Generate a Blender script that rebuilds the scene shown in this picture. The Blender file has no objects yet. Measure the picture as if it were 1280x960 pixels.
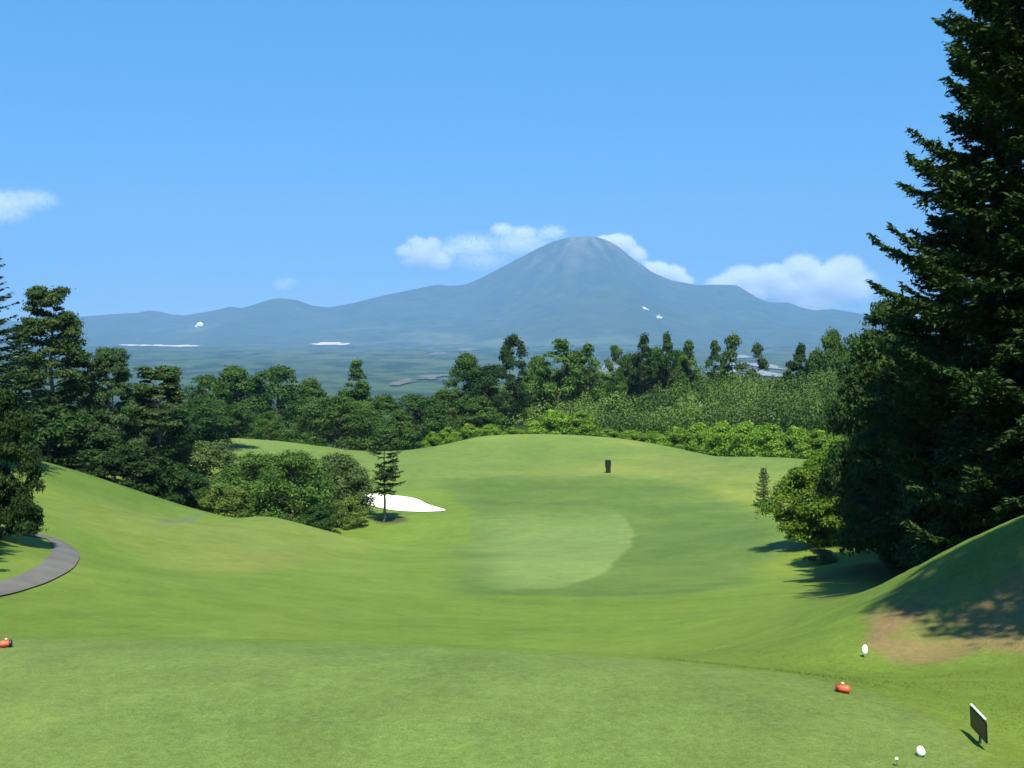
import bpy, bmesh, math, random
import numpy as np
from mathutils import Vector

# ------------------------------------------------------------------ basics
scene = bpy.context.scene
COL = scene.collection
EYE = 2.4                                   # eye above the tee lawn (tee = z 0)
F, CX, CY, HOR = 1350.0, 640.0, 480.0, 430.0
PITCH = math.atan((CY - HOR) / F)
cp, sp = math.cos(PITCH), math.sin(PITCH)
R = math.radians
rng = np.random.default_rng(7)

def ray(px, py):
    u, v = (px - CX) / F, (CY - py) / F
    return np.array([u, cp + v * sp, -sp + v * cp])

def at(px, py, d):
    """world point on the sight line through a photo pixel at distance d ahead"""
    r = ray(px, py)
    k = d / r[1]
    return np.array([r[0] * k, d, EYE + r[2] * k])

# ------------------------------------------------------------------ numpy noise
_tab = np.random.default_rng(3).random((256, 256))
def vnoise(x, y):
    xi, yi = np.floor(x).astype(int), np.floor(y).astype(int)
    fx, fy = x - xi, y - yi
    fx, fy = fx * fx * (3 - 2 * fx), fy * fy * (3 - 2 * fy)
    a = _tab[xi & 255, yi & 255]; b = _tab[(xi + 1) & 255, yi & 255]
    c = _tab[xi & 255, (yi + 1) & 255]; d = _tab[(xi + 1) & 255, (yi + 1) & 255]
    return (a * (1 - fx) + b * fx) * (1 - fy) + (c * (1 - fx) + d * fx) * fy
def fbm(x, y, o=4):
    s, a, t = 0, 0.5, 0
    for i in range(o):
        s = s + a * vnoise(x * 2 ** i + 17.3 * i, y * 2 ** i + 9.1 * i); t += a; a *= 0.5
    return s / t
def sstep(a, b, x):
    t = np.clip((x - a) / (b - a), 0, 1)
    return t * t * (3 - 2 * t)

# ------------------------------------------------------------------ terrain
CTRL = []
def cpx(px, py, d): CTRL.append(tuple(at(px, py, d)))
def cw(x, y, z): CTRL.append((x, y, z))
for x, y in ((-7, 1), (-3, 1), (0, 1), (2, 1), (-7, 5), (-3, 5), (0, 5), (2.0, 5), (-7.5, 8.6), (-5, 8.7), (-2.5, 8.5), (0, 8.3), (2.2, 7.6), (-10, 3), (-10, 8)):
    cw(x, y, 0.0)
cw(3.2, 6.4, -0.06); cw(4.5, 6, -0.1); cw(3.3, 8.3, -0.3); cw(4.6, 8.6, -0.35); cw(4, 3, 0)
for a in ((320, 819, 13), (320, 790, 18), (0, 812, 13), (0, 775, 17), (640, 822, 13), (640, 806, 19), (930, 832, 12), (930, 806, 16),
          (320, 760, 22), (320, 720, 30), (320, 684, 39), (330, 646, 47), (250, 655, 46), (400, 664, 47), (330, 665, 55), (400, 680, 54),
          (300, 610, 72), (340, 551, 100), (340, 556, 112), (480, 650, 64), (480, 700, 42), (480, 760, 25), (440, 590, 84), (500, 566, 102), (500, 572, 116),
          (640, 760, 26), (640, 700, 40), (640, 650, 62), (640, 612, 80), (640, 580, 95), (600, 546, 112), (680, 543, 116), (600, 552, 128), (680, 549, 132),
          (800, 760, 25.5), (800, 700, 41), (800, 650, 62), (800, 602, 82), (800, 572, 98), (780, 549, 112), (780, 556, 128),
          (950, 770, 20), (950, 720, 33), (950, 660, 55), (950, 602, 78), (950, 571, 94), (950, 578, 108), (1010, 700, 37), (1060, 640, 48),
          (1060, 725, 29), (1130, 700, 33),
          (1130, 832, 11.5), (1280, 812, 11.2), (1180, 790, 12.5), (1180, 750, 13.2), (1180, 706, 14.2), (1235, 680, 14.2), (1280, 650, 14.2), (1110, 748, 14.4), (1050, 773, 14.6), (1050, 800, 12.6),
          (1180, 712, 19), (1280, 680, 19),
          (0, 745, 20), (90, 692, 28), (0, 690, 24), (0, 650, 30), (100, 632, 40), (160, 640, 42), (30, 571, 48), (150, 604, 50), (265, 638, 51),
          (30, 578, 60), (150, 604, 62), (265, 640, 62), (160, 700, 31)):
    cpx(*a)
for a in ((15, 25, -2.6), (25, 20, -.6), (12, 8, .7), (12, 14, 1.0), (20, 40, -3.5), (40, 60, -5), (60, 30, 2), (-40, 40, -.5), (-30, 15, -.6), (-60, 80, -6),
          (0, -20, .4), (30, -20, .6), (-30, -20, .4), (80, -60, 0), (-80, -60, 0), (120, 100, -10), (-120, 100, -12), (120, 190, -24), (-120, 190, -24), (0, 190, -21), (45, 150, -13), (-45, 140, -13),
          (90, 0, 3), (-90, 0, 0)):
    cw(*a)
CTRL = np.array(CTRL)
_S = 40.0
def _phi(r2):
    return np.where(r2 > 1e-12, 0.5 * r2 * np.log(np.maximum(r2, 1e-12)), 0.0)
def _fit():
    P = CTRL[:, :2] / _S; n = len(P)
    d2 = ((P[:, None] - P[None]) ** 2).sum(-1)
    A = np.zeros((n + 3, n + 3)); A[:n, :n] = _phi(d2) + np.eye(n) * 2e-4
    A[:n, n] = 1; A[:n, n + 1:] = P; A[n, :n] = 1; A[n + 1:, :n] = P.T
    b = np.zeros(n + 3); b[:n] = CTRL[:, 2]
    return np.linalg.solve(A, b)
_W = _fit()
def tps(x, y):
    x = np.asarray(x, float) / _S; y = np.asarray(y, float) / _S
    out = _W[-3] + _W[-2] * x + _W[-1] * y
    for i, c in enumerate(CTRL):
        out = out + _W[i] * _phi((x - c[0] / _S) ** 2 + (y - c[1] / _S) ** 2)
    return out
_VR = [0, 240, 400, 700, 1000, 2000, 3000, 4000, 6000, 8000, 12000]
_VZ = [-20, -30, -45, -64, -71, -74, -62, -44, -14, 0, 40]
def ground_z(x, y):
    x = np.atleast_1d(np.asarray(x, float)); y = np.atleast_1d(np.asarray(y, float))
    r = np.hypot(x, y)
    near = tps(np.clip(x, -260, 260), np.clip(y, -120, 260))
    near = near + .16 * np.exp(-((x + 10.8) ** 2 + (y - 42.5) ** 2) / 50) - .22 * np.exp(-((x + 16) ** 2 + (y - 48.5) ** 2) / 30)
    near = near + .11 * (fbm(x / .9 + 9, y / .9, 4) - .5) * sstep(2.6, 4.0, x) * sstep(9.5, 11, y) * sstep(19, 16, y)
    near = near + 0.10 * (fbm(x / 9 + 40, y / 9, 3) - .5) * sstep(9, 22, r)
    val = np.interp(r, _VR, _VZ) + sstep(400, 1500, r) * 16 * (fbm(x / 420, y / 420, 3) - .5)
    front = sstep(-0.3, 0.35, y / np.maximum(r, 1e-6))
    far = val * front + (1 + r * 0.01) * (1 - front)
    w = sstep(150, 260, r)
    return near * (1 - w) + far * w
def gz(x, y): return float(ground_z(x, y)[0])
def hit(px, py, dmin=4.0, dmax=400.0):
    r = ray(px, py); r = r / r[1]
    ds = np.geomspace(dmin, dmax, 1200)
    dz = EYE + r[2] * ds - ground_z(r[0] * ds, ds)
    i = int(np.argmax(dz < 0)) if (dz < 0).any() else len(ds) - 1
    return np.array([r[0] * ds[i], ds[i]])
def hitpoly(pts, dmin=4.0, dmax=400.0): return np.array([hit(a, b, dmin, dmax) for a, b in pts])
def smooth_closed(P, n=8):
    P = np.asarray(P, float); m = len(P); out = []
    for i in range(m):
        a, b, c, d = P[i - 1], P[i], P[(i + 1) % m], P[(i + 2) % m]
        for k in range(n):
            t = k / n
            out.append(.5 * (2 * b + (c - a) * t + (2 * a - 5 * b + 4 * c - d) * t * t + (3 * b - a - 3 * c + d) * t ** 3))
    return np.array(out)
def smooth_open(P, n=10):
    P = np.asarray(P, float); P = np.vstack([2 * P[0] - P[1], P, 2 * P[-1] - P[-2]]); out = []
    for i in range(1, len(P) - 2):
        a, b, c, d = P[i - 1], P[i], P[i + 1], P[i + 2]
        for k in range(n):
            t = k / n
            out.append(.5 * (2 * b + (c - a) * t + (2 * a - 5 * b + 4 * c - d) * t * t + (3 * b - a - 3 * c + d) * t ** 3))
    out.append(P[-2]); return np.array(out)
def sdist(poly, x, y):
    """signed distance to a polygon, positive inside"""
    d = np.full(x.shape, 1e9); ins = np.zeros(x.shape, bool)
    n = len(poly)
    for i in range(n):
        ax, ay = poly[i]; bx, by = poly[(i + 1) % n]
        ex, ey = bx - ax, by - ay
        t = np.clip(((x - ax) * ex + (y - ay) * ey) / (ex * ex + ey * ey + 1e-12), 0, 1)
        d = np.minimum(d, np.hypot(x - ax - t * ex, y - ay - t * ey))
        c = ((ay > y) != (by > y)) & (x < ex * (y - ay) / (ey if abs(ey) > 1e-12 else 1e-12) + ax)
        ins ^= c
    return np.where(ins, d, -d)

# ------------------------------------------------------------------ materials
def new_mat(name):
    m = bpy.data.materials.new(name); m.use_nodes = True
    nt = m.node_tree; nt.nodes.clear()
    out = nt.nodes.new('ShaderNodeOutputMaterial')
    return m, nt, out
def N(nt, t, **kw):
    n = nt.nodes.new(t)
    for k, v in kw.items():
        if k.startswith('i_'): n.inputs[int(k[2:]) if k[2:].isdigit() else k[2:].replace('_', ' ')].default_value = v
        else: setattr(n, k, v)
    return n
def mixrgb(nt, blend, fac, a, b):
    n = nt.nodes.new('ShaderNodeMix'); n.data_type = 'RGBA'; n.blend_type = blend
    for sock, v in ((n.inputs[0], fac), (n.inputs[6], a), (n.inputs[7], b)):
        if hasattr(v, 'is_linked'): nt.links.new(v, sock)
        elif isinstance(v, (int, float)): sock.default_value = v
        else: sock.default_value = (*v, 1)
    return n.outputs[2]
def noise(nt, vec, scale, detail=4, rough=.6):
    n = nt.nodes.new('ShaderNodeTexNoise'); n.inputs['Scale'].default_value = scale
    n.inputs['Detail'].default_value = detail; n.inputs['Roughness'].default_value = rough
    nt.links.new(vec, n.inputs['Vector']); return n.outputs['Fac']
def maprange(nt, v, a, b, c, d):
    n = nt.nodes.new('ShaderNodeMapRange'); nt.links.new(v, n.inputs[0])
    for i, k in enumerate((a, b, c, d)): n.inputs[1 + i].default_value = k
    return n.outputs[0]

def leaf_mat(name, col, col2, trans=.14, rough=.6, spec=.12, objvar=.3):
    m, nt, out = new_mat(name); L = nt.links.new
    at_ = N(nt, 'ShaderNodeAttribute', attribute_name='tone')
    c = mixrgb(nt, 'MIX', at_.outputs['Fac'], col, col2)
    oi = N(nt, 'ShaderNodeObjectInfo')
    k = maprange(nt, oi.outputs['Random'], 0, 1, 1 - objvar, 1 + objvar)
    vm = N(nt, 'ShaderNodeVectorMath', operation='SCALE'); L(c, vm.inputs[0]); L(k, vm.inputs['Scale'])
    b = N(nt, 'ShaderNodeBsdfPrincipled'); b.inputs['Roughness'].default_value = rough
    b.inputs['Specular IOR Level'].default_value = spec
    L(vm.outputs[0], b.inputs['Base Color'])
    t = N(nt, 'ShaderNodeBsdfTranslucent')
    tc = mixrgb(nt, 'MULTIPLY', 1.0, vm.outputs[0], (1.15, 1.2, .6)); L(tc, t.inputs[0])
    mx = N(nt, 'ShaderNodeMixShader'); mx.inputs[0].default_value = trans
    L(b.outputs[0], mx.inputs[1]); L(t.outputs[0], mx.inputs[2]); L(mx.outputs[0], out.inputs[0])
    return m
def plain_mat(name, col, rough=.7, spec=.3, var=.25, scale=12, metal=0, bump=0.0):
    m, nt, out = new_mat(name); L = nt.links.new
    tc = N(nt, 'ShaderNodeTexCoord')
    f = noise(nt, tc.outputs['Object'], scale, 5)
    c = mixrgb(nt, 'MIX', f, [v * (1 - var) for v in col], [min(1, v * (1 + var)) for v in col])
    b = N(nt, 'ShaderNodeBsdfPrincipled'); b.inputs['Roughness'].default_value = rough; b.inputs['Specular IOR Level'].default_value = spec; b.inputs['Metallic'].default_value = metal
    L(c, b.inputs['Base Color'])
    if bump:
        bp = N(nt, 'ShaderNodeBump'); bp.inputs['Strength'].default_value = bump; bp.inputs['Distance'].default_value = .02
        L(f, bp.inputs['Height']); L(bp.outputs[0], b.inputs['Normal'])
    L(b.outputs[0], out.inputs[0]); return m
def bark_mat(name, col):
    m, nt, out = new_mat(name); L = nt.links.new
    tc = N(nt, 'ShaderNodeTexCoord')
    mp = N(nt, 'ShaderNodeMapping'); mp.inputs['Scale'].default_value = (9, 9, 1.6); L(tc.outputs['Object'], mp.inputs[0])
    f = noise(nt, mp.outputs[0], 2.0, 6, .7)
    c = mixrgb(nt, 'MIX', f, [v * .5 for v in col], [v * 1.5 for v in col])
    b = N(nt, 'ShaderNodeBsdfPrincipled'); b.inputs['Roughness'].default_value = .9; b.inputs['Specular IOR Level'].default_value = .15
    bp = N(nt, 'ShaderNodeBump'); bp.inputs['Strength'].default_value = .6; bp.inputs['Distance'].default_value = .03
    L(f, bp.inputs['Height']); L(bp.outputs[0], b.inputs['Normal']); L(c, b.inputs['Base Color']); L(b.outputs[0], out.inputs[0])
    return m

M = {}
M['dark'] = leaf_mat('dark_leaves', (.010, .030, .006), (.034, .074, .013))
M['mid'] = leaf_mat('mid_leaves', (.022, .056, .010), (.066, .128, .020))
M['bright'] = leaf_mat('bright_leaves', (.062, .145, .012), (.145, .25, .022), objvar=.15)
M['willow'] = leaf_mat('thicket_leaves', (.020, .048, .011), (.105, .170, .036), objvar=.2)
M['grey'] = leaf_mat('greyish_leaves', (.034, .068, .018), (.092, .142, .040), objvar=.2)
M['fir'] = leaf_mat('fir_needles', (.007, .020, .005), (.040, .080, .014), trans=.1, objvar=.12)
M['firmid'] = leaf_mat('conifer_needles', (.018, .045, .016), (.055, .100, .028), trans=.12, objvar=.2)
M['pine'] = leaf_mat('pine_needles', (.020, .048, .012), (.062, .105, .022), trans=.12, objvar=.2)
M['olive'] = leaf_mat('olive_leaves', (.050, .095, .016), (.120, .175, .030), objvar=.1)
M['maple'] = leaf_mat('maple_leaves', (.040, .095, .008), (.125, .205, .016), objvar=.05)
M['brownleaf'] = leaf_mat('dry_brown_leaves', (.080, .070, .025), (.150, .140, .050), objvar=.1)
M['bark'] = bark_mat('bark', (.11, .085, .06))
M['darkbark'] = bark_mat('dark_bark', (.05, .04, .03))
M['palebark'] = bark_mat('pale_bark', (.23, .20, .15))

# ------------------------------------------------------------------ mesh building
def mesh_from(name, V, faces4=None, faces3=None, mat=None, tone=None, smooth=False, col=None):
    me = bpy.data.meshes.new(name)
    V = np.asarray(V, np.float32)
    q = np.zeros((0, 4), np.int32) if faces4 is None else np.asarray(faces4, np.int32).reshape(-1, 4)
    t = np.zeros((0, 3), np.int32) if faces3 is None else np.asarray(faces3, np.int32).reshape(-1, 3)
    me.vertices.add(len(V)); me.vertices.foreach_set('co', V.ravel())
    me.loops.add(q.size + t.size); me.loops.foreach_set('vertex_index', np.concatenate([q.ravel(), t.ravel()]).astype(np.int32))
    me.polygons.add(len(q) + len(t))
    me.polygons.foreach_set('loop_start', np.concatenate([np.arange(len(q)) * 4, q.size + np.arange(len(t)) * 3]).astype(np.int32))
    if smooth: me.polygons.foreach_set('use_smooth', np.ones(len(q) + len(t), bool))
    me.update(calc_edges=True)
    if tone is not None:
        a = me.attributes.new('tone', 'FLOAT', 'POINT'); a.data.foreach_set('value', np.asarray(tone, np.float32))
    if col is not None:
        a = me.color_attributes.new('col', 'FLOAT_COLOR', 'POINT')
        a.data.foreach_set('color', np.hstack([col, np.ones((len(col), 1))]).astype(np.float32).ravel())
    if mat: me.materials.append(mat)
    return me
def link(name, me, parent=None, loc=None):
    o = bpy.data.objects.new(name, me); COL.objects.link(o)
    if parent: o.parent = parent
    if loc is not None: o.location = loc
    return o
def tag(o, label=None, cat=None, group=None, kind=None):
    if label: o['label'] = label
    if cat: o['category'] = cat
    if group: o['group'] = group
    if kind: o['kind'] = kind
    return o
def thing(name, label, cat, loc, group=None, rotz=0):
    o = bpy.data.objects.new(name, None); COL.objects.link(o); o.empty_display_size = .2
    o.location = loc; o.rotation_euler = (0, 0, rotz)
    return tag(o, label, cat, group)

def tubes(paths, n=6):
    """list of (points, radii) -> verts, quads"""
    V, Q, off = [], [], 0
    for P, rad in paths:
        P = np.asarray(P, float); m = len(P)
        T = np.gradient(P, axis=0); T /= np.linalg.norm(T, axis=1)[:, None] + 1e-9
        ref = np.where(np.abs(T[:, 2:3]) > .9, np.array([[1., 0, 0]]), np.array([[0, 0, 1.]]))
        A = np.cross(T, ref); A /= np.linalg.norm(A, axis=1)[:, None] + 1e-9
        B = np.cross(T, A)
        ang = np.arange(n) * 2 * math.pi / n
        ring = P[:, None] + (np.cos(ang)[None, :, None] * A[:, None] + np.sin(ang)[None, :, None] * B[:, None]) * np.asarray(rad)[:, None, None]
        V.append(ring.reshape(-1, 3))
        i = np.arange(m - 1)[:, None] * n; j = np.arange(n)[None]
        q = np.stack([i + j, i + (j + 1) % n, i + n + (j + 1) % n, i + n + j], -1).reshape(-1, 4) + off
        Q.append(q); off += m * n
    return np.vstack(V), np.vstack(Q)

def leaves(C, nrm, size, rg, aspect=.55, along=None):
    """diamond leaves at C with normals nrm; returns verts and quads"""
    n = len(C)
    nrm = nrm / (np.linalg.norm(nrm, axis=1)[:, None] + 1e-9)
    t = rg.normal(size=(n, 3)) if along is None else along
    t = t - (t * nrm).sum(1)[:, None] * nrm; t /= np.linalg.norm(t, axis=1)[:, None] + 1e-9
    b = np.cross(nrm, t)
    s = np.asarray(size).reshape(-1, 1) * np.ones((n, 1))
    w = s * aspect
    V = np.stack([C - t * s, C + b * w + nrm * s * .12, C + t * s, C - b * w + nrm * s * .12], 1).reshape(-1, 3)
    return V, np.arange(n * 4).reshape(-1, 4)

PROFILE = {
    'round': lambda t: np.sqrt(np.clip(1 - (2 * t - 1) ** 2, 0, 1)),
    'dome': lambda t: np.sqrt(np.clip(1 - t ** 2.2, 0, 1)),
    'egg': lambda t: np.clip(np.sin(math.pi * np.clip(t, 0, 1) ** .7), 0, 1) ** .8,
    'cone': lambda t: (1 - t) ** .85 * .95 + .05,
    'layer': lambda t: (.35 + .65 * (1 - t) ** .7) * (1 - .7 * np.clip((.18 - t) / .18, 0, 1)),
}
def broadleaf(seed, H, W, base, nclump, nleaf, lsize, prof='round', flat=.8, csize=.17, mat='mid', bark='bark', trunk_r=None, lean=0.0, up=.5, spread=.55):
    """returns (trunk mesh, crown mesh); crown from base*H to H"""
    rg = np.random.default_rng(seed)
    z0 = base * H; hc = H - z0
    t = rg.random(nclump) ** .9
    t[:3] = (.96, .86, .9)
    p = PROFILE[prof](t)
    a = rg.random(nclump) * 2 * math.pi
    lob = 1 + .22 * np.sin(2 * a + seed) + .14 * np.sin(3 * a + 2.1 * seed)
    rad = p * W / 2 * lob * (spread + (1 - spread) * np.sqrt(rg.random(nclump))) * .86
    rad[:3] *= .35
    cr = W * csize * (.65 + .7 * rg.random(nclump)) * (.55 + .45 * p)
    C = np.stack([np.cos(a) * rad, np.sin(a) * rad, z0 + t * hc * .94], 1)
    C[:, 2] = np.maximum(C[:, 2], cr * flat * .8)
    C[:, 2] = np.minimum(C[:, 2], H - cr * flat * .55)
    per = np.maximum(20, (nleaf * cr ** 2 / (cr ** 2).sum()).astype(int))
    idx = np.repeat(np.arange(nclump), per)
    d = rg.normal(size=(len(idx), 3)); d /= np.linalg.norm(d, axis=1)[:, None]
    d[:, 2] = np.where(d[:, 2] < -.35, -d[:, 2] * .6, d[:, 2])
    rr = cr[idx] * (.35 + .75 * rg.random(len(idx)) ** .6)
    # ragged outline
    rr *= 1 + .28 * rg.normal(size=len(idx)) * (rg.random(len(idx)) < .35)
    Pp = C[idx] + d * rr[:, None] * np.array([1, 1, flat])
    nr = d + rg.normal(size=d.shape) * .6 + np.array([0, 0, up * .7])
    Vl, Q = leaves(Pp, nr, lsize * (.5 + 1.1 * rg.random(len(idx)) ** 1.6), rg)
    Vl[:, :2] *= (W / 2) / np.percentile(np.hypot(Vl[:, 0], Vl[:, 1]), 97.5)
    Vl[:, 2] *= H / np.percentile(Vl[:, 2], 99.7)
    Vl[:, 2] = np.maximum(Vl[:, 2], .03)
    ct = rg.random(nclump)
    tone = np.clip(.55 * ct[idx] + .45 * rg.random(len(idx)) , 0, 1)
    cm = mesh_from('crown', Vl, Q, mat=M[mat], tone=np.repeat(tone, 4))
    tr = trunk_r or H * .018
    paths = []
    hz = np.linspace(0, z0 + hc * .72, 9)
    wob = np.cumsum(rg.normal(size=(9, 2)) * .012 * H, 0); wob -= wob[0]
    tp = np.column_stack([wob[:, 0] + lean * hz, wob[:, 1], hz])
    paths.append((tp, tr * (1.25 - np.linspace(0, 1, 9) ** .8) + tr * .05 + tr * .5 * np.exp(-hz / (H * .03 + .05))))
    for k in rg.permutation(nclump)[:max(5, nclump // 3)]:
        f = np.clip((C[k, 2] - .35 * rad[k]) / hz[-1], .2, .98)
        s = np.array([np.interp(f * hz[-1], hz, tp[:, i]) for i in range(3)])
        e = C[k]; mid = (s + e) / 2 + np.array([0, 0, -.06 * np.linalg.norm(e - s)])
        tt = np.linspace(0, 1, 6)[:, None]
        P = (1 - tt) ** 2 * s + 2 * tt * (1 - tt) * mid + tt ** 2 * e
        r0 = tr * (1.1 - f * .75) * .55
        paths.append((P, np.linspace(r0, r0 * .2, 6)))
    Vt, Qt = tubes(paths, 7)
    return mesh_from('trunk', Vt, Qt, mat=M[bark], smooth=True), cm

def conifer(seed, H, Rb, base=.08, dz=.35, nb=5, twig=.14, spray=.14, mat='fir', bark='bark', power=.8, droop=.18, rise=.25, gap=.0, step=.07, asp=.3, lenvar=.35, tw_len=.32, hang=.25):
    rg = np.random.default_rng(seed)
    paths = []; C = []; Nn = []; A = []; S = []; tone = []
    tr = H * .013
    hz = np.linspace(0, H * .97, 14)
    paths.append((np.column_stack([np.cumsum(rg.normal(size=14)) * .01, np.cumsum(rg.normal(size=14)) * .01, hz]), tr * (1 - hz / H * .96) + .008 + tr * .5 * np.exp(-hz / .4)))
    z = base * H
    while z < H * .985:
        t = (z - base * H) / (H * (1 - base))
        k0 = rg.random() * 6.28
        n_here = nb if rg.random() > gap else max(1, nb // 2)
        for i in range(n_here):
            az = k0 + i * 6.283 / n_here + rg.normal() * .25
            Lb = Rb * ((1 - t) ** power) * (1 - lenvar + 2 * lenvar * rg.random() ** 1.3 * .75) * (.75 + .25 * min(1, t / .15)) + .12
            dirv = np.array([math.cos(az), math.sin(az), 0])
            s = np.linspace(0, 1, 8)
            bend = rg.normal() * .12
            P = dirv * (s * Lb)[:, None] + np.array([-dirv[1], dirv[0], 0]) * (bend * Lb * s ** 2)[:, None]
            up0 = (rise * (t - .25) * 1.6) + rg.normal() * .07
            P[:, 2] = z + Lb * (up0 * s - droop * (1 - t) * np.sin(s * 2.6) + .14 * s ** 3)
            rb = .010 + .013 * Lb
            paths.append((P, np.linspace(rb, rb * .22, 8)))
            btone = rg.random()
            nt_ = max(3, int(Lb / twig))
            for q in range(nt_):
                f = .10 + .90 * (q + rg.random()) / nt_
                o = np.array([np.interp(f, s, P[:, c]) for c in range(3)])
                o2 = np.array([np.interp(min(1, f + .05), s, P[:, c]) for c in range(3)])
                o1 = np.array([np.interp(max(0, f - .05), s, P[:, c]) for c in range(3)])
                fw = (o2 - o1) / (np.linalg.norm(o2 - o1) + 1e-9)
                side = np.array([-fw[1], fw[0], 0]); side /= np.linalg.norm(side) + 1e-9
                for sg in (-1, 1):
                    ln = Lb * tw_len * (1.05 - f) * (.6 + .8 * rg.random()) + spray * .8
                    td = fw * .8 + side * sg * (.75 + .3 * rg.random()) + np.array([0, 0, rg.normal() * .16 - hang * rg.random()])
                    td /= np.linalg.norm(td)
                    m = max(2, int(ln / step))
                    u = (np.arange(m) + rg.random(m)) / m * ln
                    pp = o + td * u[:, None] + np.array([0, 0, -.25]) * (u ** 2 / (ln + .01))[:, None] * hang
                    pp += rg.normal(size=pp.shape) * spray * .22
                    ta = td + np.cross(td, (0, 0, 1)) * (rg.choice((-1, 1), m) * (.5 + .5 * rg.random(m)))[:, None] + rg.normal(size=(m, 3)) * .25
                    C.append(pp); A.append(ta)
                    Nn.append(np.array([0, 0, 1.]) + rg.normal(size=(m, 3)) * .5)
                    S.append(spray * (.6 + .8 * rg.random(m)))
                    tone.append(np.clip(.25 * btone + .35 * rg.random(m) + .45 * f * rg.random(), 0, 1))
        z += dz * (.7 + .6 * rg.random()) * (1 - .45 * t)
    C = np.vstack(C); A = np.vstack(A); Nn = np.vstack(Nn); S = np.concatenate(S); tone = np.concatenate(tone)
    V, Q = leaves(C, Nn, S, rg, aspect=asp, along=A)
    Vt, Qt = tubes(paths, 5)
    return mesh_from('trunk', Vt, Qt, mat=M[bark], smooth=True), mesh_from('crown', V, Q, mat=M[mat], tone=np.repeat(tone, 4))

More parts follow.
